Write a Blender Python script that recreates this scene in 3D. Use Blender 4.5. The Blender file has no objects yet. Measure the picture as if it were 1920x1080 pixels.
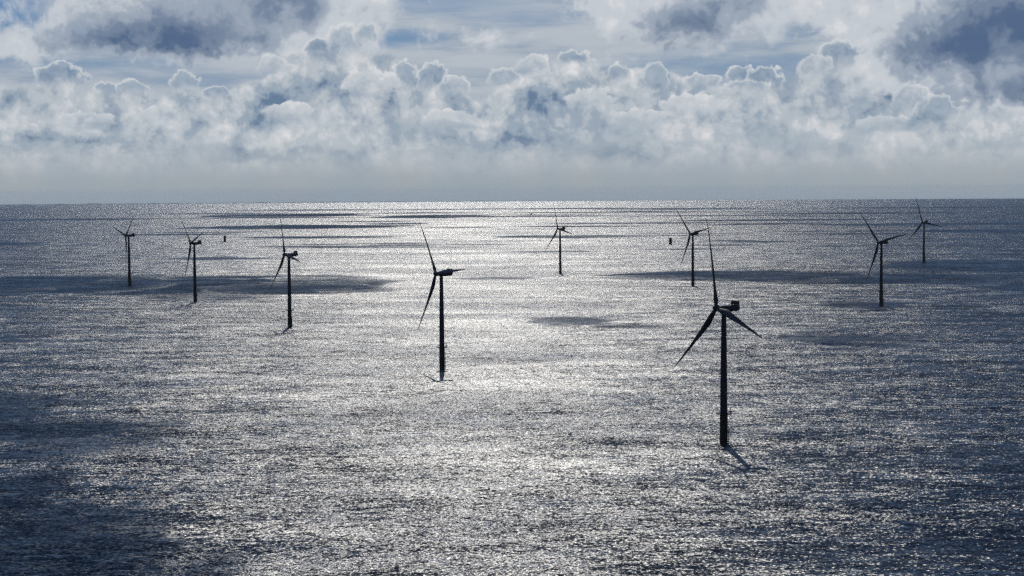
import bpy, bmesh, math, random
from mathutils import Vector, Matrix, noise as mnoise

scene = bpy.context.scene
col = scene.collection
R = math.radians

# ------------------------------------------------------------------ camera
FPX = 3200.0            # focal length in pixels of a 1920 wide picture
CAM_H = 152.0           # helicopter height over the sea
EARTH = 6.2e6           # radius of the curved sea
PITCH = math.degrees(math.atan((540 - 355) / FPX))
ROLL = 0.373

def horizon(px):        # picture row of the true (eye level) horizon
    return 361.2 - 0.0065 * px

cam_data = bpy.data.cameras.new("camera")
cam_data.sensor_width = 36.0
cam_data.lens = 36.0 * FPX / 1920.0
cam_data.clip_start = 1.0
cam_data.clip_end = 200000.0
cam = bpy.data.objects.new("camera", cam_data)
col.objects.link(cam)
cam.matrix_world = (Matrix.Translation((0, 0, CAM_H)) @ Matrix.Rotation(R(90 - PITCH), 4, 'X')
                    @ Matrix.Rotation(R(-ROLL), 4, 'Z'))
scene.camera = cam

# ------------------------------------------------------------------ render look
scene.view_settings.view_transform = 'Standard'
scene.view_settings.look = 'None'
scene.view_settings.gamma = 1.0
scene.view_settings.exposure = -0.74
scene.view_settings.use_curve_mapping = False
scene.render.engine = 'CYCLES'
scene.cycles.use_denoising = False
scene.cycles.max_bounces = 5
scene.cycles.volume_bounces = 1
scene.cycles.caustics_reflective = False
scene.cycles.caustics_refractive = False
scene.cycles.sample_clamp_indirect = 3.0
scene.cycles.pixel_filter_type = 'BLACKMAN_HARRIS'

# ------------------------------------------------------------------ sun
SUN_EL, SUN_AZ = 42.0, -2.0      # azimuth from straight ahead (+Y), positive to the right
sv = Vector((math.sin(R(SUN_AZ)) * math.cos(R(SUN_EL)), math.cos(R(SUN_AZ)) * math.cos(R(SUN_EL)), math.sin(R(SUN_EL))))
sun_data = bpy.data.lights.new("sun", 'SUN')
sun_data.energy = 2.0
sun_data.angle = R(0.53)
sun_data.color = (1.0, 0.95, 0.87)
sun = bpy.data.objects.new("sun", sun_data)
col.objects.link(sun)
sun.rotation_euler = sv.to_track_quat('Z', 'Y').to_euler()
sun.location = sv * 3000

# ------------------------------------------------------------------ node expressions
class E:
    """a socket with arithmetic"""
    def __init__(s, nt, sock): s.nt, s.s = nt, sock
    def _m(s, op, b=None, c=None, clamp=False):
        n = s.nt.nodes.new('ShaderNodeMath'); n.operation = op; n.use_clamp = clamp
        for i, v in enumerate((s, b, c)):
            if v is None: continue
            if isinstance(v, E): s.nt.links.new(v.s, n.inputs[i])
            else: n.inputs[i].default_value = float(v)
        return E(s.nt, n.outputs[0])
    def __add__(s, b): return s._m('ADD', b)
    __radd__ = __add__
    def __sub__(s, b): return s._m('SUBTRACT', b)
    def __rsub__(s, b): return (s._m('MULTIPLY', -1.0))._m('ADD', b)
    def __mul__(s, b): return s._m('MULTIPLY', b)
    __rmul__ = __mul__
    def __truediv__(s, b): return s._m('DIVIDE', b)
    def pow(s, b): return s._m('POWER', b)
    def clamp(s): return s._m('ADD', 0.0, clamp=True)
    def max(s, b): return s._m('MAXIMUM', b)
    def min(s, b): return s._m('MINIMUM', b)
    def exp(s): return s._m('EXPONENT')
    def step(s, a, b, lo=0.0, hi=1.0):
        n = s.nt.nodes.new('ShaderNodeMapRange'); n.interpolation_type = 'SMOOTHSTEP'
        s.nt.links.new(s.s, n.inputs[0])
        n.inputs[1].default_value = a; n.inputs[2].default_value = b
        n.inputs[3].default_value = lo; n.inputs[4].default_value = hi
        return E(s.nt, n.outputs[0])

def combine(nt, x, y, z):
    n = nt.nodes.new('ShaderNodeCombineXYZ')
    for i, v in enumerate((x, y, z)):
        if isinstance(v, E): nt.links.new(v.s, n.inputs[i])
        else: n.inputs[i].default_value = v
    return E(nt, n.outputs[0])

def vmath(nt, op, a, b=None, scale=None):
    n = nt.nodes.new('ShaderNodeVectorMath'); n.operation = op
    for i, v in enumerate((a, b)):
        if v is None: continue
        if isinstance(v, E): nt.links.new(v.s, n.inputs[i])
        else: n.inputs[i].default_value = v
    if scale is not None:
        if isinstance(scale, E): nt.links.new(scale.s, n.inputs['Scale'])
        else: n.inputs['Scale'].default_value = scale
    return E(nt, n.outputs[0])

def sep(nt, v):
    n = nt.nodes.new('ShaderNodeSeparateXYZ'); nt.links.new(v.s, n.inputs[0])
    return [E(nt, o) for o in n.outputs]

def noise(nt, vec, scale, detail=4.0, rough=0.5, lac=2.0, dist=0.0):
    n = nt.nodes.new('ShaderNodeTexNoise'); n.noise_dimensions = '3D'
    nt.links.new(vec.s, n.inputs['Vector'])
    n.inputs['Scale'].default_value = scale; n.inputs['Detail'].default_value = detail
    n.inputs['Roughness'].default_value = rough; n.inputs['Lacunarity'].default_value = lac
    n.inputs['Distortion'].default_value = dist
    return E(nt, n.outputs['Fac' if 'Fac' in n.outputs else 0]), E(nt, n.outputs['Color'])

def voronoi(nt, vec, scale, detail=3.0, rough=0.5):
    n = nt.nodes.new('ShaderNodeTexVoronoi'); n.voronoi_dimensions = '3D'; n.feature = 'F1'
    n.normalize = True
    nt.links.new(vec.s, n.inputs['Vector'])
    n.inputs['Scale'].default_value = scale; n.inputs['Detail'].default_value = detail
    n.inputs['Roughness'].default_value = rough
    return E(nt, n.outputs['Distance'])

def curve(nt, x, pts, lo, hi, ylo, yhi):
    """piecewise smooth function of x through pts (x, y)"""
    n = nt.nodes.new('ShaderNodeFloatCurve')
    t = (x - lo) / (hi - lo)
    nt.links.new(t.clamp().s, n.inputs['Value'])
    c = n.mapping.curves[0]
    P = [((a - lo) / (hi - lo), (b - ylo) / (yhi - ylo)) for a, b in pts]
    c.points[0].location = P[0]; c.points[1].location = P[-1]
    for p in P[1:-1]: c.points.new(*p)
    n.mapping.update()
    return E(nt, n.outputs[0]) * (yhi - ylo) + ylo

def mixc(nt, fac, a, b):
    n = nt.nodes.new('ShaderNodeMix'); n.data_type = 'RGBA'; n.clamp_factor = True
    f, A, B = n.inputs[0], n.inputs[6], n.inputs[7]
    for s_, v in ((f, fac), (A, a), (B, b)):
        if isinstance(v, E): nt.links.new(v.s, s_)
        elif isinstance(v, (int, float)): s_.default_value = v
        else: s_.default_value = (*v[:3], 1.0)
    return E(nt, n.outputs[2])

def ramp(nt, x, stops):
    n = nt.nodes.new('ShaderNodeValToRGB'); nt.links.new(x.s, n.inputs[0])
    r = n.color_ramp; r.interpolation = 'EASE'
    r.elements[0].position = stops[0][0]; r.elements[0].color = (*stops[0][1], 1)
    r.elements[1].position = stops[-1][0]; r.elements[1].color = (*stops[-1][1], 1)
    for p, c in stops[1:-1]:
        e = r.elements.new(p); e.color = (*c, 1)
    return E(nt, n.outputs[0])

def lin(r, g, b):
    f = lambda c: c / 12.92 if c <= 0.04045 else ((c + 0.055) / 1.055) ** 2.4
    return (f(r / 255), f(g / 255), f(b / 255))

# ------------------------------------------------------------------ world: sky and far cumulus
world = bpy.data.worlds.new("World")
scene.world = world
world.use_nodes = True
world.cycles.sampling_method = 'NONE'
wt = world.node_tree
for n in list(wt.nodes): wt.nodes.remove(n)

def build_world():
    nt = wt
    out = nt.nodes.new('ShaderNodeOutputWorld')
    bg = nt.nodes.new('ShaderNodeBackground')
    nt.links.new(bg.outputs[0], out.inputs[0])
    sky = nt.nodes.new('ShaderNodeTexSky'); sky.sky_type = 'NISHITA'
    sky.sun_disc = False; sky.sun_elevation = R(SUN_EL); sky.sun_rotation = R(SUN_AZ)
    sky.altitude = 150; sky.dust_density = 1.2
    STR = 0.1
    tc = nt.nodes.new('ShaderNodeTexCoord')
    d = vmath(nt, 'NORMALIZE', E(nt, tc.outputs['Generated']))
    x, y, z = sep(nt, d)
    az = x._m('ARCTAN2', y) * 57.2958
    el = z._m('ARCSINE') * 57.2958
    P = vmath(nt, 'SCALE', d, scale=57.2958)
    U = lambda px: (px - 960) / 55.85
    V = lambda px, py: (horizon(px) - py) / 55.85

    def ell(q, px, py, a, b):                       # q = (azimuth, elevation, 0) seen from the middle of an ellipse
        n = nt.nodes.new('ShaderNodeVectorMath'); n.operation = 'MULTIPLY_ADD'
        nt.links.new(q.s, n.inputs[0])
        kx, ky = 55.85 / a, 55.85 / b
        n.inputs[1].default_value = (kx, ky, 0); n.inputs[2].default_value = (-U(px) * kx, -V(px, py) * ky, 0)
        return E(nt, n.outputs[0])
    def blobsum(lst, q):
        t = None
        for (px, py, a, b, w) in lst:
            v = ell(q, px, py, a, b)
            n = nt.nodes.new('ShaderNodeVectorMath'); n.operation = 'DOT_PRODUCT'
            nt.links.new(v.s, n.inputs[0]); nt.links.new(v.s, n.inputs[1])
            p = nt.nodes.new('ShaderNodeMath'); p.operation = 'POWER'
            p.inputs[0].default_value = math.exp(-1); nt.links.new(n.outputs['Value'], p.inputs[1])
            e = E(nt, p.outputs[0])
            t = e * w if t is None else e._m('MULTIPLY_ADD', w, t)
        return t

    # shared noise fields
    _, w1 = noise(nt, P, 0.5, 2, 0.5)
    warp = vmath(nt, 'SCALE', vmath(nt, 'SUBTRACT', w1, (0.5, 0.5, 0.5)), scale=1.0)
    Pw = vmath(nt, 'ADD', P, warp)
    f1, f1c = noise(nt, Pw, 0.95, 5, 0.52)
    fx, fy, fz = sep(nt, f1c)
    g1, g1c = noise(nt, Pw, 3.2, 4, 0.55)
    gx, gy, gz = sep(nt, g1c)
    b1 = voronoi(nt, vmath(nt, 'ADD', P, vmath(nt, 'SCALE', g1c, scale=0.22)), 3.4, 2.0, 0.5)     # cauliflower heads
    b0 = voronoi(nt, vmath(nt, 'ADD', P, vmath(nt, 'SCALE', g1c, scale=0.40)), 1.25, 2.0, 0.5)    # the larger swellings
    flat = combine(nt, az, el, 0.0)
    ragged = combine(nt, az + (fx - 0.5) * 0.9 + (gx - 0.5) * 0.5, el + (fy - 0.5) * 0.9 + (gy - 0.5) * 0.5, 0.0)
    crisp = combine(nt, az + (fx - 0.5) * 0.3 + (gx - 0.5) * 0.42, el + (fz - 0.5) * 0.3 + (gz - 0.5) * 0.42, 0.0)

    # thin high veil, drawn out along the horizon, with blue gaps
    veil, _ = noise(nt, vmath(nt, 'MULTIPLY', P, (0.2, 0.2, 1.3)), 0.9, 5, 0.6)
    skyc = vmath(nt, 'SCALE', E(nt, sky.outputs[0]), scale=STR)
    gaps = blobsum([(30, 40, 120, 60, 0.9), (757, 76, 75, 20, 0.5), (850, 12, 170, 22, 0.55), (1000, 40, 90, 16, 0.4), (1270, 122, 130, 22, 0.30), (250, 130, 200, 14, 0.25)], flat)
    inpic = el.step(7.5, 12.0, 1.0, 0.0)
    vf = (veil.step(0.25, 0.60) * 0.55 + 0.52 - gaps * inpic).clamp() * el.step(6.5, 13.0, 1.0, 0.06)
    blue = mixc(nt, el.step(6.5, 11.0, 0.85, 0.0), vmath(nt, 'MULTIPLY', skyc, (0.30, 0.50, 0.76)), lin(98, 130, 168))
    c = mixc(nt, vf, blue, mixc(nt, veil.step(0.35, 0.65), lin(150, 165, 182), lin(180, 188, 197)))

    # the far cumulus bank: a soft bright mass with an uneven top
    top1 = [(-200, 150), (0, 172), (60, 168), (140, 160), (205, 176), (260, 166), (330, 182),
            (355, 162), (420, 172), (480, 158), (540, 126), (570, 112), (600, 100), (640, 90), (680, 66), (702, 62), (718, 98),
            (760, 112), (790, 125), (830, 145), (875, 168), (900, 184), (930, 162), (960, 150), (1000, 130), (1040, 126),
            (1085, 118), (1120, 122), (1170, 130), (1250, 136), (1290, 148), (1365, 158), (1385, 150), (1430, 150),
            (1465, 160), (1485, 138), (1530, 112), (1560, 100), (1600, 84), (1640, 66), (1700, 96), (1760, 140), (1800, 160),
            (1920, 185), (2200, 170)]
    t1 = curve(nt, az, [(U(a), V(a, b)) for a, b in top1], U(-200), U(2200), 0.0, 6.5)
    d1 = t1 - el + (b1 - 0.36) * -0.42 + (fx - 0.5) * 0.55
    a1 = d1.step(-0.05, 0.20)
    hollow = blobsum([(1025, 195, 48, 34, 0.85), (1150, 135, 28, 22, 0.45), (515, 195, 58, 26, 0.6), (455, 225, 60, 20, 0.5), (980, 266, 100, 20, 0.62), (1140, 292, 90, 14, 0.7),
                      (350, 250, 46, 20, 0.5), (228, 215, 28, 45, 0.5), (205, 268, 70, 14, 0.6), (20, 272, 60, 18, 0.6), (455, 290, 80, 12, 0.75), (610, 280, 70, 14, 0.35), (640, 160, 60, 28, 0.45),
                      (1240, 165, 30, 38, 0.55), (1300, 170, 40, 20, 0.35), (1440, 205, 25, 26, 0.4), (740, 180, 50, 30, 0.25), (1610, 165, 50, 30, 0.4), (1725, 215, 42, 28, 0.65),
                      (1700, 170, 50, 40, 0.45), (1540, 280, 60, 12, 0.3), (770, 265, 70, 16, 0.25), (830, 150, 26, 22, 0.3), (900, 205, 60, 20, 0.3)], ragged)
    puff = (0.42 - b1) * 0.55                                     # rounded tops of the small heads
    swell = (0.42 - b0)
    tone = 0.52 + hollow * 0.70 + (fz - 0.5) * 1.35 + (g1 - 0.5) * 0.5 - puff * 0.9 - swell * 1.2 + d1.step(0.0, 0.3) * 0.08
    stops = [(0.0, lin(220, 221, 223)), (0.22, lin(202, 206, 211)), (0.45, lin(181, 189, 197)), (0.68, lin(153, 167, 182)), (1.0, lin(104, 127, 154))]
    c = mixc(nt, a1, c, ramp(nt, tone, stops))

    # near, dark, ragged clouds in the upper sky, seen from their shaded side
    mass = blobsum([(300, 30, 260, 80, 1.0), (560, 5, 190, 85, 0.9), (60, 98, 110, 30, 0.75), (420, 85, 200, 34, 0.6), (690, 30, 60, 70, 0.5),
                    (1290, 30, 170, 75, 0.95), (1450, 0, 170, 50, 0.6), (1160, 10, 90, 50, 0.65), (1860, 60, 230, 110, 1.3), (1640, 20, 110, 90, 0.9), (1900, 185, 150, 32, 0.9),
                    (900, 80, 90, 26, 0.62), (1660, 150, 90, 60, 0.4)], ragged)
    dark = blobsum([(290, 84, 180, 32, 0.72), (340, 48, 130, 54, 0.50), (545, 12, 95, 56, 0.68), (470, 90, 110, 22, 0.25), (1285, 55, 72, 44, 0.80), (1385, 15, 60, 30, 0.5), (1210, 85, 60, 16, 0.25),
                    (1850, 75, 150, 80, 0.82), (1740, 110, 90, 40, 0.5), (1900, 178, 130, 24, 0.62), (1930, 30, 120, 60, 0.4), (880, 110, 90, 16, 0.2)], ragged)
    big, _ = noise(nt, P, 0.085, 4, 0.5)
    over = el.step(7.5, 12.0)                                      # overhead and behind: broken clouds
    mass = mass * inpic + over * big.step(0.52, 0.75) * 0.8 + (f1 - 0.5) * 1.2 + (g1 - 0.5) * 0.75 - puff * 0.4
    dark = dark * inpic + over * 0.9 + (fy - 0.5) * 0.95 + (g1 - 0.5) * 0.42 - puff * 0.3
    ma = mass.step(0.26, 0.78)
    dark = dark * 0.80 + 0.22 + (b0 - 0.4) * 0.35
    dc = ramp(nt, dark, [(0.0, lin(217, 219, 222)), (0.24, lin(196, 202, 209)), (0.5, lin(154, 166, 182)), (0.76, lin(114, 131, 155)), (1.0, lin(80, 102, 135))])
    c = mixc(nt, ma * 0.96, c, dc)

    # single cumulus heads in front: bright rim against the sun, blue-grey body that melts into the bank below
    heads = [(140, 152, 44, 26, 0.95), (222, 176, 20, 16, 0.7), (265, 172, 24, 18, 0.6), (358, 160, 26, 18, 0.55), (415, 178, 26, 14, 0.75), (612, 104, 36, 28, 1.0), (655, 86, 36, 34, 0.55),
             (690, 72, 20, 24, 0.5), (765, 138, 20, 24, 0.6), (812, 150, 30, 30, 0.8), (855, 166, 26, 22, 0.45), (945, 150, 28, 20, 0.45), (1000, 130, 34, 24, 0.30), (1082, 114, 30, 16, 0.75), (1162, 140, 20, 18, 0.6), (1228, 150, 24, 30, 0.6),
             (1318, 158, 32, 16, 0.5), (1388, 148, 30, 20, 0.85), (1432, 152, 32, 24, 0.9), (1400, 168, 40, 14, 0.4), (1566, 112, 38, 32, 0.8), (1520, 132, 30, 24, 0.3),
             (545, 215, 48, 22, 0.1), (520, 128, 30, 18, 0.35), (1740, 212, 40, 26, 0.6), (1690, 190, 34, 30, 0.4), (310, 226, 40, 22, 0.15), (1110, 190, 46, 24, 0.15), (1300, 205, 60, 26, 0.15), (700, 165, 50, 30, 0.15), (185, 236, 46, 20, 0.2), (850, 228, 52, 22, 0.15), (1205, 226, 48, 20, 0.15), (1640, 238, 50, 20, 0.2)]
    bump = (b1 - 0.36) * 0.8 + (b0 - 0.36) * 0.9 + (gx - 0.5) * 0.5
    shade = (gz - 0.5) * 0.5 + (fy - 0.5) * 0.6 - puff * 0.9
    for (hx, hy, ra, rb, dk) in heads:
        v = ell(crisp, hx, hy, ra, rb)
        n = nt.nodes.new('ShaderNodeVectorMath'); n.operation = 'LENGTH'; nt.links.new(v.s, n.inputs[0])
        dv = sep(nt, v)[1]
        r = bump + E(nt, n.outputs['Value'])
        al = r.step(0.84, 1.05, 0.92, 0.0) * dv.step(-1.0, 0.45)
        t = r.step(0.60, 1.02, 0.85 * dk, 0.0) + shade - dv * 0.10
        c = mixc(nt, al, c, ramp(nt, t + (1 - dk) * 0.22, [(0.0, lin(213, 216, 219)), (0.16, lin(194, 200, 206)), (0.5, lin(155, 170, 185)), (1.0, lin(98, 124, 156))]))

    # flat grey bases low down, thinning into the haze
    fl, _ = noise(nt, vmath(nt, 'MULTIPLY', Pw, (0.45, 0.45, 1.8)), 0.8, 4, 0.5)
    af = (el.step(0.8, 1.35) * el.step(2.0, 2.8, 1.0, 0.0)) * fl.step(0.46, 0.64)
    c = mixc(nt, af * 0.6, c, lin(152, 168, 181))
    hz = ramp(nt, ((el + 0.45) / 2.45).clamp(), [(0.0, lin(140, 155, 167)), (0.08, lin(150, 161, 170)), (0.30, lin(161, 169, 175)), (0.6, lin(172, 179, 185)), (1.0, lin(182, 189, 195))])
    shafts, _ = noise(nt, vmath(nt, 'MULTIPLY', P, (1.0, 1.0, 0.10)), 0.55, 3, 0.55)
    hz = mixc(nt, shafts.step(0.36, 0.64) * 0.42, hz, lin(146, 162, 174))
    ah = (el + (f1 - 0.5) * 0.7).step(0.2, 2.1, 1.0, 0.0)
    c = mixc(nt, ah, c, hz)
    nt.links.new(c.s, bg.inputs[0])
    bg.inputs[1].default_value = 1.67
build_world()

# ------------------------------------------------------------------ helpers
def tag(o, label=None, cat=None, group=None, kind=None):
    if label: o["label"] = label
    if cat: o["category"] = cat
    if group: o["group"] = group
    if kind: o["kind"] = kind
    return o

def link_mesh(name, bm, mat, parent=None, smooth=True):
    bmesh.ops.recalc_face_normals(bm, faces=bm.faces)
    me = bpy.data.meshes.new(name)
    bm.to_mesh(me); bm.free()
    me.materials.append(mat)
    if smooth:
        me.polygons.foreach_set('use_smooth', [True] * len(me.polygons))
        me.set_sharp_from_angle(angle=R(35))
    o = bpy.data.objects.new(name, me)
    col.objects.link(o)
    if parent: o.parent = parent
    return o

def empty(name, loc, rz=0.0):
    o = bpy.data.objects.new(name, None)
    o.location = loc; o.rotation_euler = (0, 0, rz); o.empty_display_size = 2
    col.objects.link(o)
    return o

def add_lathe(bm, prof, seg=32, M=Matrix()):
    rings = []
    for r, z in prof:
        if r < 1e-5: rings.append([bm.verts.new(M @ Vector((0, 0, z)))])
        else: rings.append([bm.verts.new(M @ Vector((r * math.cos(2 * math.pi * k / seg), r * math.sin(2 * math.pi * k / seg), z))) for k in range(seg)])
    for a, b in zip(rings, rings[1:]):
        for k in range(seg):
            l = (k + 1) % seg
            if len(a) == 1 and len(b) == 1: continue
            if len(a) == 1: bm.faces.new((a[0], b[k], b[l]))
            elif len(b) == 1: bm.faces.new((a[k], a[l], b[0]))
            else: bm.faces.new((a[k], a[l], b[l], b[k]))
    return bm

def add_box(bm, lo, hi, M=Matrix(), bevel=0.0):
    r = bmesh.ops.create_cube(bm, size=1.0)
    c = [(a + b) / 2 for a, b in zip(lo, hi)]; s = [b - a for a, b in zip(lo, hi)]
    for v in r['verts']:
        v.co = M @ Vector((v.co.x * s[0] + c[0], v.co.y * s[1] + c[1], v.co.z * s[2] + c[2]))
    if bevel:
        es = list({e for v in r['verts'] for e in v.link_edges})
        bmesh.ops.bevel(bm, geom=es, offset=bevel, segments=2, affect='EDGES', profile=0.5)
    return bm

def add_bar(bm, a, b, r, seg=8):
    a, b = Vector(a), Vector(b); d = b - a
    q = d.to_track_quat('Z', 'Y').to_matrix().to_4x4()
    add_lathe(bm, [(0, 0), (r, 0), (r, d.length), (0, d.length)], seg, Matrix.Translation(a) @ q)
    return bm

def sea_z(x, y): return -(x * x + y * y) / (2 * EARTH)

def at(px, py):
    """the point of the sea seen at a pixel of the 1920 x 1080 photograph"""
    M = cam.matrix_world
    v = M.to_3x3() @ Vector(((px - 960) / FPX, (540 - py) / FPX, -1.0))
    t = CAM_H / -v.z if v.z < 0 else 4e4
    for _ in range(30):
        x, y = v.x * t, v.y * t
        t = (CAM_H - sea_z(x, y)) / -v.z
    return Vector((v.x * t, v.y * t, sea_z(v.x * t, v.y * t)))

# ------------------------------------------------------------------ materials
def paint(name, base, rough=0.45, var=0.15, scale=0.25, metallic=0.0, spec=0.25):
    m = bpy.data.materials.new(name); m.use_nodes = True
    nt = m.node_tree; b = nt.nodes['Principled BSDF']
    tc = nt.nodes.new('ShaderNodeTexCoord')
    v = vmath(nt, 'MULTIPLY', E(nt, tc.outputs['Object']), (1, 1, 0.25))
    f, _ = noise(nt, v, scale * 4, 5, 0.6)
    c = mixc(nt, f.step(0.3, 0.7), tuple(k * (1 - var) for k in base), tuple(k * (1 + var) for k in base))
    nt.links.new(c.s, b.inputs['Base Color'])
    nt.links.new((f * 0.2 + (rough - 0.1)).s, b.inputs['Roughness'])
    b.inputs['Metallic'].default_value = metallic
    b.inputs['Specular IOR Level'].default_value = spec
    return m

M_TOWER = paint("tower_paint_backlit", (0.014, 0.017, 0.026), 0.55)  # backlit silhouette put into the colour; real towers are light grey
M_BLADE = paint("blade_gelcoat_backlit", (0.016, 0.019, 0.026), 0.5)  # light grey blades darkened in the colour to stand against the sun
M_NACELLE = paint("nacelle_paint_backlit", (0.015, 0.018, 0.026), 0.5)  # shade of the sunless side put into the colour here too
M_PILE = paint("transition_paint_backlit", (0.020, 0.017, 0.008), 0.55, 0.3)  # yellow paint darkened to its backlit, near black tone
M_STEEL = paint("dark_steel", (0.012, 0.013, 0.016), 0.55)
M_HULL = paint("hull_paint", (0.05, 0.06, 0.08), 0.5)
M_DECK = paint("deckhouse_paint", (0.25, 0.26, 0.28), 0.5)

# ------------------------------------------------------------------ sea
def sea_material():
    m = bpy.data.materials.new("sea_water"); m.use_nodes = True
    nt = m.node_tree; b = nt.nodes['Principled BSDF']
    g = nt.nodes.new('ShaderNodeNewGeometry')
    p = E(nt, g.outputs['Position'])
    px, py, pz = sep(nt, p)
    flat = combine(nt, px, py, 0.0)
    def rot(v, a, sx, sy):
        n = nt.nodes.new('ShaderNodeMapping')
        nt.links.new(v.s, n.inputs['Vector'])
        n.inputs['Rotation'].default_value = (0, 0, R(a)); n.inputs['Scale'].default_value = (sx, sy, 1)
        return E(nt, n.outputs[0])
    half = (0.5, 0.5, 0.5)
    LEAN = 0.34          # all wave normals tilted to the camera side (-Y), shaped for glitter and reflection
    _, n1 = noise(nt, rot(flat, 8, 0.55, 1.0), 1.0, 2.0, 0.6)      # chop
    _, n2 = noise(nt, rot(flat, -9, 0.5, 1.0), 0.20, 2.0, 0.55)     # wind waves
    _, n3 = noise(nt, rot(flat, 6, 0.5, 1.0), 0.03, 2.0, 0.5)        # swell
    g1, _ = noise(nt, rot(flat, 4, 0.35, 1.0), 0.006, 4.0, 0.55)     # gust lanes
    g2, _ = noise(nt, rot(flat, -3, 0.3, 1.0), 0.022, 3.0, 0.55)
    gust = g1.step(0.3, 0.7, 0.78, 1.18) * g2.step(0.3, 0.7, 0.91, 1.08)
    s = vmath(nt, 'SCALE', vmath(nt, 'SUBTRACT', n1, half), scale=1.2)
    s = vmath(nt, 'ADD', s, vmath(nt, 'SCALE', vmath(nt, 'SUBTRACT', n2, half), scale=0.55))
    s = vmath(nt, 'ADD', s, vmath(nt, 'SCALE', vmath(nt, 'SUBTRACT', n3, half), scale=0.34))
    s = vmath(nt, 'SCALE', s, scale=gust)
    sx, sy, sz = sep(nt, s)
    gn = E(nt, g.outputs['Normal'])
    nn = vmath(nt, 'NORMALIZE', vmath(nt, 'ADD', gn, combine(nt, sx * 1.5, sy * 1.2 - LEAN, 0.0)))
    nt.links.new(nn.s, b.inputs['Normal'])
    b.inputs['Base Color'].default_value = (0.003, 0.014, 0.030, 1)
    b.inputs['Roughness'].default_value = 0.25
    b.inputs['IOR'].default_value = 1.333
    return m

def build_sea():
    bm = bmesh.new()
    SEG = 256
    radii = [0.0] + [60 * (1.075 ** k) for k in range(0, 98)]
    radii = [r for r in radii if r < 62000] + [62000]
    prev = None
    for r in radii:
        if r == 0: ring = [bm.verts.new((0, 0, 0))]
        else: ring = [bm.verts.new((r * math.cos(2 * math.pi * k / SEG), r * math.sin(2 * math.pi * k / SEG), sea_z(r, 0))) for k in range(SEG)]
        if prev is not None:
            for k in range(SEG):
                l = (k + 1) % SEG
                if len(prev) == 1: bm.faces.new((prev[0], ring[k], ring[l]))
                else: bm.faces.new((prev[k], ring[k], ring[l], prev[l]))
        prev = ring
    o = link_mesh("sea", bm, sea_material())
    return tag(o, kind="structure")
build_sea()

# ------------------------------------------------------------------ wind turbine
HUB_H, ROTOR_R = 81.0, 54.5
PLATFORM_Z = 18.5
TILT = R(5)
HUB_X, TOWER_TOP = 5.2, 78.6

def lathe_part(name, prof, mat, parent, seg=40):
    return link_mesh(name, add_lathe(bmesh.new(), prof, seg), mat, parent)

def railing(bm, r, z, n=20):
    for h in (0.55, 1.1):
        pts = [Vector((r * math.cos(2 * math.pi * k / n), r * math.sin(2 * math.pi * k / n), z + h)) for k in range(n)]
        for k in range(n): add_bar(bm, pts[k], pts[(k + 1) % n], 0.06, 6)
    for k in range(n):
        a = 2 * math.pi * k / n
        add_bar(bm, (r * math.cos(a), r * math.sin(a), z), (r * math.cos(a), r * math.sin(a), z + 1.1), 0.06, 6)

def make_foundation(root, pile_r, tp_top, plat_r, a_davit, a_landing):
    """transition piece with platform, davit crane and boat landing"""
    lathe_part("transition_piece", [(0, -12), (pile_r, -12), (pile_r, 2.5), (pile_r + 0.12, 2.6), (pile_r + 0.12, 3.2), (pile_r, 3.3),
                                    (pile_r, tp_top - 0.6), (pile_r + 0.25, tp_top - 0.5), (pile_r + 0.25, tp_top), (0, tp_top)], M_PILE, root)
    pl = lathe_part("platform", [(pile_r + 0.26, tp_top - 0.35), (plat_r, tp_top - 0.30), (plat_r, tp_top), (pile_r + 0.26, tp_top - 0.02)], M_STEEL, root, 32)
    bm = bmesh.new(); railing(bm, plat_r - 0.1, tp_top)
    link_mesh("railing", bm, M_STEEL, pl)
    bm = bmesh.new()
    c, s = math.cos(a_davit), math.sin(a_davit)
    q = plat_r - 0.7
    add_bar(bm, (c * q, s * q, tp_top), (c * q, s * q, tp_top + 3.6), 0.22)
    add_bar(bm, (c * q, s * q, tp_top + 3.4), (c * (q + 2.6), s * (q + 2.6), tp_top + 4.3), 0.15)
    add_bar(bm, (c * (q + 2.5), s * (q + 2.5), tp_top + 4.2), (c * (q + 2.5), s * (q + 2.5), tp_top + 2.6), 0.04, 6)
    link_mesh("davit_crane", bm, M_STEEL, pl)
    bm = bmesh.new()
    c, s = math.cos(a_landing), math.sin(a_landing)
    def P(out, side, z): return Vector((c * out - s * side, s * out + c * side, z))
    for side in (-0.9, 0.9):
        add_bar(bm, P(pile_r + 1.0, side, -3), P(pile_r + 1.0, side, 11), 0.24)
        for z in (0.8, 5.0, 10.6): add_bar(bm, P(pile_r - 0.2, side * 0.8, z), P(pile_r + 1.0, side, z), 0.16)
    for side in (-0.3, 0.3): add_bar(bm, P(pile_r + 0.55, side, -2), P(pile_r + 0.55, side, tp_top), 0.07, 6)
    for k in range(40): add_bar(bm, P(pile_r + 0.55, -0.3, -1.5 + k * 0.5), P(pile_r + 0.55, 0.3, -1.5 + k * 0.5), 0.04, 6)
    link_mesh("boat_landing", bm, M_STEEL, root)

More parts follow.
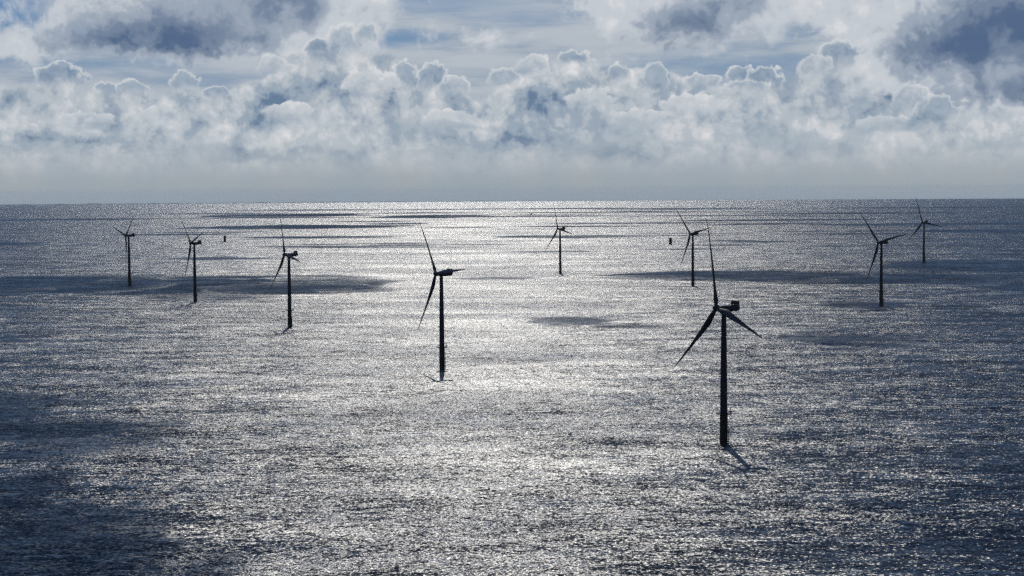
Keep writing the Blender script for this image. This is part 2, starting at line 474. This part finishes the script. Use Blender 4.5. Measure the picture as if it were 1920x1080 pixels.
def blade_mesh():
    bm = bmesh.new()
    # radius, chord, thickness, twist (deg), upwind bend
    st = [(1.0, 2.2, 2.2, 18, 0), (2.6, 2.2, 2.15, 18, 0), (5.0, 2.7, 1.75, 17, 0), (8.0, 3.5, 1.30, 15, 0.02), (11.5, 3.9, 0.98, 12.5, 0.05),
          (16, 3.55, 0.74, 9.5, 0.12), (22, 2.95, 0.55, 6.5, 0.25), (29, 2.3, 0.40, 4, 0.5), (36, 1.8, 0.29, 2, 0.85), (43, 1.35, 0.21, 1, 1.3),
          (49, 0.98, 0.15, 0.2, 1.75), (52.5, 0.68, 0.10, 0, 2.05), (54.0, 0.40, 0.07, 0, 2.2), (54.5, 0.12, 0.04, 0, 2.25)]
    N = 20; rings = []
    st = [(r, c * (1.0 if r < 4 else 1.06), t * (1.0 if r < 4 else 1.75), tw, bend) for r, c, t, tw, bend in st]
    for k, (r, c, t, tw, bend) in enumerate(st):
        blend = min(1.0, max(0.0, (r - 2.6) / 8.0))
        ring = []
        for i in range(N):
            a = 2 * math.pi * i / N
            # chordwise coordinate from -0.32 (leading edge) to 0.68 once the section is an aerofoil
            cx = math.cos(a) * 0.5
            sharp = 1 - blend * 0.75 * max(0.0, cx + 0.1) / 0.6
            tx = math.sin(a) * 0.5 * sharp
            X = (cx + 0.18 * blend) * c; Y = tx * t
            ct, s_ = math.cos(R(tw + 6)), -math.sin(R(tw + 6))
            # rotor axis is local +X, span is local +Z, chord lies along Y
            ring.append(bm.verts.new((Y * ct + X * s_ + bend, -X * ct + Y * s_, r)))
        rings.append(ring)
    for a, b in zip(rings, rings[1:]):
        for i in range(N):
            j = (i + 1) % N
            bm.faces.new((a[i], a[j], b[j], b[i]))
    bm.faces.new(rings[0]); bm.faces.new(rings[-1])
    return bm

def nacelle_mesh():
    """tapered box with rounded edges along local X"""
    bm = bmesh.new()
    secs = [(3.6, 1.35, -1.25, 1.25), (2.9, 1.75, -1.75, 1.6), (1.0, 1.95, -2.0, 1.75), (-4.0, 2.0, -2.05, 1.8), (-8.6, 1.95, -1.85, 1.8), (-10.0, 1.75, -1.3, 1.7), (-10.3, 1.5, -1.0, 1.5)]
    rings = []
    for x, w, lo, hi in secs:
        ring = []
        N = 28; cz, hz = (lo + hi) / 2, (hi - lo) / 2
        for i in range(N):
            a = 2 * math.pi * i / N
            ca, sa = math.cos(a), math.sin(a)
            f = lambda q: math.copysign(abs(q) ** 0.38, q)
            ring.append(bm.verts.new((x, w * f(ca), HUB_H + cz + hz * f(sa))))
        rings.append(ring)
    for a, b in zip(rings, rings[1:]):
        for i in range(len(a)):
            j = (i + 1) % len(a)
            bm.faces.new((a[i], a[j], b[j], b[i]))
    bm.faces.new(rings[0]); bm.faces.new(rings[-1])
    return bm

def make_turbine():
    root = empty("wind_turbine", (0, 0, 0))
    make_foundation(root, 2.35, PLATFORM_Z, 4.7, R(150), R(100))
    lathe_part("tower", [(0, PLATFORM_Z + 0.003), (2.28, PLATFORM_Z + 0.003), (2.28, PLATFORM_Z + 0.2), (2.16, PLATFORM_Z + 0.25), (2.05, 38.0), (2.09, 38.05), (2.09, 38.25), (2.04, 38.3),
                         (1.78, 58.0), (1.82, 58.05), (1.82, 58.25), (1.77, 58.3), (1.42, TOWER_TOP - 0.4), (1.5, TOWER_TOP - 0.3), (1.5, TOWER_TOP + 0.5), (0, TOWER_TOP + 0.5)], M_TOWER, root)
    bm = bmesh.new(); add_box(bm, (2.02, -0.45, PLATFORM_Z + 0.3), (2.24, 0.45, PLATFORM_Z + 2.5))
    link_mesh("door", bm, M_STEEL, root, False)
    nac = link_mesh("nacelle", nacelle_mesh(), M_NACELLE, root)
    # cooler: an upright radiator frame over the rear roof
    bm = bmesh.new()
    T = Matrix.Translation((-7.9, 0, HUB_H + 1.7)) @ Matrix.Rotation(R(-4), 4, 'Y')
    add_box(bm, (-1.5, -2.2, 0.40), (1.5, 2.2, 2.25), T, 0.12)
    for yy in (-2.0, -0.7, 0.7, 2.0):
        add_box(bm, (-1.45, yy - 0.09, -0.4), (-1.0, yy + 0.09, 0.7), T); add_box(bm, (1.0, yy - 0.09, -0.4), (1.45, yy + 0.09, 0.7), T)
    add_box(bm, (-1.7, -2.4, 2.26), (1.7, 2.4, 2.46), T)
    add_bar(bm, (-4.6, -1.3, HUB_H + 1.7), (-6.5, -1.3, HUB_H + 3.4), 0.14); add_bar(bm, (-4.6, 1.3, HUB_H + 1.7), (-6.5, 1.3, HUB_H + 3.4), 0.14)
    link_mesh("cooler", bm, M_STEEL, nac)
    bm = bmesh.new()
    for yy in (-0.5, 0.5):
        add_bar(bm, (-10.0, yy, HUB_H + 1.5), (-10.0, yy, HUB_H + 3.4), 0.05, 6)
    add_bar(bm, (-10.0, -0.7, HUB_H + 3.2), (-10.0, 0.7, HUB_H + 3.2), 0.05, 6)
    link_mesh("wind_sensor", bm, M_STEEL, nac)
    H = Matrix.Translation((HUB_X, 0, HUB_H + 0.25)) @ Matrix.Rotation(-TILT, 4, 'Y')
    bm = bmesh.new()
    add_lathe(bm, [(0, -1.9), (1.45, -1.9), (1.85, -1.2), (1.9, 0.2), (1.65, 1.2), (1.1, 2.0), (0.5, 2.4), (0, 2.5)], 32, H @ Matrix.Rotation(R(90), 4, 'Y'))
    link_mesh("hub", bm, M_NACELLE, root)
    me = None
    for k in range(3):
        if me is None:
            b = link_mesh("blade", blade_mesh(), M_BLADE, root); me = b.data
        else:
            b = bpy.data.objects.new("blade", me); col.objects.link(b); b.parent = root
    return root

def set_rotor(root, deg):
    """blade angle from straight up, clockwise as the camera sees it"""
    H = Matrix.Translation((HUB_X, 0, HUB_H + 0.25)) @ Matrix.Rotation(-TILT, 4, 'Y')
    k = 0
    for ch in root.children:
        if ch.name.split('.')[0] == "blade":
            ch.matrix_local = H @ Matrix.Rotation(R(-(deg + 120 * k)), 4, 'X')
            k += 1

def copy_tree(o, parent=None):
    c = o.copy(); col.objects.link(c); c.parent = parent
    for ch in o.children: copy_tree(ch, c)
    return c

# pixel of the tower foot, facing (from straight at the camera towards the left), blade angle, label
TURBINES = [
    (1357, 833, 64, -15, "nearest and largest wind turbine, casting a blade shadow on the water"),
    (829, 692, 59, -36, "second largest wind turbine, standing alone in bright glitter left of the middle"),
    (543.5, 613, 60, -22, "third wind turbine from the left, one blade upright, right of the bare foundation"),
    (366, 566, 58, -49, "second wind turbine from the left, two upper blades forming a V"),
    (243, 535, 55, 45, "leftmost wind turbine, standing in the shaded blue patch of sea"),
    (1050.5, 513, 59, -20, "small wind turbine in the brightest water, blade tip touching the horizon"),
    (1299, 536, 54, -42, "wind turbine partly behind the nearest turbine's upright blade"),
    (1652, 573, 59, -43, "second wind turbine from the right, its foot just before the long dark patch"),
    (1732, 492.5, 50, -20, "farthest, rightmost wind turbine, its upper blade rising to the horizon"),
]
proto = make_turbine()
for i, (px, py, psi, ang, lab) in enumerate(TURBINES):
    o = proto if i == 0 else copy_tree(proto)
    p = at(px, py)
    o.location = p
    o.rotation_euler = (0, 0, math.atan2(-math.cos(R(psi)), -math.sin(R(psi))))
    tag(o, lab, "wind turbine", "wind turbines of the offshore wind farm")
    set_rotor(o, ang)

# ------------------------------------------------------------------ foundations still without a turbine
def make_bare():
    root = empty("turbine_foundation", (0, 0, 0))
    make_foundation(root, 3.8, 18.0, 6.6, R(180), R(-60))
    return root
fproto = make_bare()
for i, (px, py, rz, lab) in enumerate(((421.5, 453.5, 0.0, "bare dark foundation without tower, between the second and third turbines from the left"),
                                       (1257, 458.5, 0.25, "bare dark foundation without tower, beside the turbine behind the nearest turbine's blade"))):
    o = fproto if i == 0 else copy_tree(fproto)
    o.location = at(px, py); o.rotation_euler = (0, 0, rz)
    tag(o, lab, "foundation", "foundations waiting for their turbines")

# ------------------------------------------------------------------ ships far out
def make_ship(L):
    root = empty("ship", (0, 0, 0))
    W = L * 0.2; Hh = L * 0.11
    bm = bmesh.new(); secs = []
    for f, w, sh in ((-0.5, 0.8, 0.0), (-0.4, 1.0, 0.0), (0.2, 1.0, 0.0), (0.38, 0.7, 0.15), (0.5, 0.06, 0.4)):
        z1 = Hh * (1 + sh)
        secs.append([bm.verts.new((f * L, s * W / 2 * w * q, z)) for s, q, z in ((-1, 0.7, -2.0), (-1, 1, z1), (1, 1, z1), (1, 0.7, -2.0))])
    for a, b in zip(secs, secs[1:]):
        for i in range(4):
            j = (i + 1) % 4; bm.faces.new((a[i], a[j], b[j], b[i]))
    bm.faces.new(secs[0]); bm.faces.new(secs[-1])
    link_mesh("hull", bm, M_HULL, root)
    bm = bmesh.new()
    add_box(bm, (-0.02 * L, -W * 0.4, Hh), (0.28 * L, W * 0.4, Hh * 2.1), bevel=0.2)
    add_box(bm, (0.05 * L, -W * 0.42, Hh * 2.1), (0.22 * L, W * 0.42, Hh * 2.9), bevel=0.2)
    link_mesh("deckhouse", bm, M_DECK, root)
    bm = bmesh.new()
    add_bar(bm, (0.12 * L, 0, Hh * 2.9), (0.12 * L, 0, Hh * 4.6), L * 0.008)
    add_bar(bm, (0.12 * L, -W * 0.25, Hh * 4.1), (0.12 * L, W * 0.25, Hh * 4.1), L * 0.006)
    link_mesh("mast", bm, M_STEEL, root)
    return root
o = make_ship(32.0); o.location = at(998, 403); o.rotation_euler = (0, 0, R(160))
tag(o, "larger of two far ships, left of the small turbine in the brightest water", "ship", "ships near the horizon")
o2 = copy_tree(o); o2.location = at(1345, 386); o2.rotation_euler = (0, 0, R(15)); 
tag(o2, "tiny ship close under the horizon, above the nearest turbine", "ship", "ships near the horizon")

# ------------------------------------------------------------------ low coast on the horizon
def build_coast():
    m = paint("coast_ground_hazed", (0.16, 0.19, 0.20), 0.9, 0.3, 0.0005)  # pale bluish tone puts distance haze into the ground colour
    bm = bmesh.new(); rows = []
    n = 220
    for i in range(n + 1):
        a = R(-40 + 50 * i / n)
        h = 14 + 9 * mnoise.noise(Vector((i * 0.13, 3.1, 0))) + 26 * max(0, mnoise.noise(Vector((i * 0.6, 7.7, 0))))
        edge = min(1.0, i / 20, (n - i) / 60)
        h *= edge
        row = []
        for d, k in ((46000, 0.0), (46600, 0.8), (47600, 1.0), (49500, 0.0)):
            x, y = d * math.sin(a), d * math.cos(a)
            row.append(bm.verts.new((x, y, sea_z(x, y) - 20 + (h + 20) * k)))
        rows.append(row)
    for a, b in zip(rows, rows[1:]):
        for i in range(3): bm.faces.new((a[i], b[i], b[i + 1], a[i + 1]))
    tag(link_mesh("coast", bm, m), kind="structure")
build_coast()

# ------------------------------------------------------------------ clouds overhead that shade the sea
def build_clouds():
    m = bpy.data.materials.new("cloud_vapour"); m.use_nodes = True
    nt = m.node_tree
    for n in list(nt.nodes): nt.nodes.remove(n)
    out = nt.nodes.new('ShaderNodeOutputMaterial')
    v = nt.nodes.new('ShaderNodeVolumePrincipled')
    v.inputs['Color'].default_value = (0.97, 0.97, 0.98, 1); v.inputs['Density'].default_value = 0.045
    v.inputs['Anisotropy'].default_value = 0.5
    nt.links.new(v.outputs[0], out.inputs['Volume'])
    rnd = random.Random(5)
    bm = bmesh.new()
    def puff(c, rx, ry, rz, seed):
        r = bmesh.ops.create_icosphere(bm, subdivisions=3, radius=1.0)
        for w in r['verts']:
            n_ = w.co.normalized()
            k = 1 + 0.35 * mnoise.noise(n_ * 1.6 + Vector((seed, 0, 0))) + 0.22 * mnoise.noise(n_ * 3.7 + Vector((0, seed, 0)))
            q = n_ * k
            if q.z < 0: q.z *= 0.4
            w.co = Vector((c.x + q.x * rx, c.y + q.y * ry, c.z + q.z * rz))
    # patches of shade on the water: left, right, top, bottom in pixels of the photograph
    patches = [(-160, 250, 516, 556), (150, 640, 522, 557), (420, 690, 530, 552), (300, 640, 515, 528),
               (1190, 1560, 504, 528), (1400, 1900, 510, 534), (1700, 2000, 488, 512), (1850, 2100, 515, 560),
               (1000, 1140, 592, 612), (1120, 1240, 607, 617), (1490, 1700, 622, 652),
               (-200, 300, 930, 1200), (-50, 120, 880, 960), (-250, 300, 770, 860), (-200, 60, 730, 790),
               (300, 430, 1020, 1100), (330, 490, 482, 487), (850, 1010, 519, 524), (1550, 1700, 562, 580), 
               (430, 640, 401, 408), (735, 880, 403, 409), (420, 690, 421, 430), (480, 690, 443, 447), (575, 800, 456, 459),
               (640, 750, 414, 416), (700, 790, 418, 421), (20, 260, 410, 413), (-60, 60, 455, 460), (240, 420, 438, 441), (820, 960, 391, 393),
               (880, 1130, 404, 406.5), (960, 1300, 397, 399), (950, 1150, 390, 392), (950, 1190, 441, 446), (970, 1110, 470, 473), (1075, 1330, 417, 420),
               (1000, 1190, 423, 425.5), (1180, 1400, 437, 438.5), (1290, 1480, 420, 422), (1200, 1500, 403, 405), (1300, 1620, 411, 414), (1450, 1800, 398, 401),
               (1560, 1900, 418, 422), (1500, 1700, 437, 440), (1750, 1980, 430, 436), (500, 900, 393, 394.5), (1150, 1420, 390, 392), (1600, 1950, 388, 390)]
    for k in range(26):
        xm, yy = rnd.uniform(380, 1700), 391 + 75 * rnd.random() ** 1.4
        w, t = rnd.uniform(50, 190), rnd.uniform(0.8, 1.5) + (yy - 391) * 0.025
        patches.append((xm - w, xm + w, yy, yy + t))
    for (x0, x1, y0, y1) in patches:
        xm = (x0 + x1) / 2
        if y1 > 1150: y1 = 1150
        pa, pb = at(xm, y1), at(xm, y0)
        L, Rr = at(x0, (y0 + y1) / 2), at(x1, (y0 + y1) / 2)
        depth, width = (pb - pa).length, (Rr - L).length
        soft = (y0 > 700)
        h0 = max(900.0, 0.16 * (pa.y + pb.y) / 2 + 190)
        ym = (pa.y + pb.y) / 2
        def put(t, dy, rx, ry, rz):
            g = L.lerp(Rr, t)
            c = Vector((g.x, ym + dy, 0)) + sv * (h0 * rnd.uniform(0.985, 1.02) / sv.z)
            puff(c, rx, max(12, ry), rz, rnd.uniform(0, 50))
        m_ = max(1, min(4, int(round(width / max(depth, 60) * 0.7))))
        for k in range(m_):                                           # the body of the cloud
            rx = width / m_ * rnd.uniform(0.56, 0.70); ry = depth * (0.36 if m_ > 1 and k in (0, m_ - 1) else 0.46) * rnd.uniform(0.85, 1.05)
            put((k + 0.5) / m_, rnd.uniform(-0.08, 0.08) * depth, rx, ry, 30 if soft else min(90, 0.3 * min(rx, ry) + 8))
        n = max(3, min(9, int(round(width / max(depth, 40))))) * (2 if soft else 1)
        for k in range(n):                                            # torn edges
            t = (k + rnd.uniform(0.0, 1.0)) / n
            rx = width / n * rnd.uniform(0.35, 0.9); ry = depth * rnd.uniform(0.10, 0.26)
            put(t, rnd.choice((-1, 1)) * rnd.uniform(0.30, 0.55) * depth * math.sin(math.pi * (0.1 + 0.8 * t)), rx, ry, rnd.uniform(8, 18))
    o = link_mesh("clouds", bm, m)
    tag(o, "broken clouds high over the sea", kind="stuff")
build_clouds()

# ------------------------------------------------------------------ haze
HAZE = 0.65e-5
def build_haze():
    m = bpy.data.materials.new("sea_haze"); m.use_nodes = True
    nt = m.node_tree
    for n in list(nt.nodes): nt.nodes.remove(n)
    out = nt.nodes.new('ShaderNodeOutputMaterial')
    v = nt.nodes.new('ShaderNodeVolumePrincipled')
    v.inputs['Color'].default_value = (0.88, 0.93, 0.94, 1); v.inputs['Density'].default_value = HAZE
    v.inputs['Anisotropy'].default_value = 0.5
    nt.links.new(v.outputs[0], out.inputs['Volume'])
    bm = bmesh.new(); add_box(bm, (-63000, -63000, sea_z(62000, 0) - 30), (63000, 63000, 175))
    tag(link_mesh("haze", bm, m, smooth=False), kind="stuff")
if HAZE: build_haze()
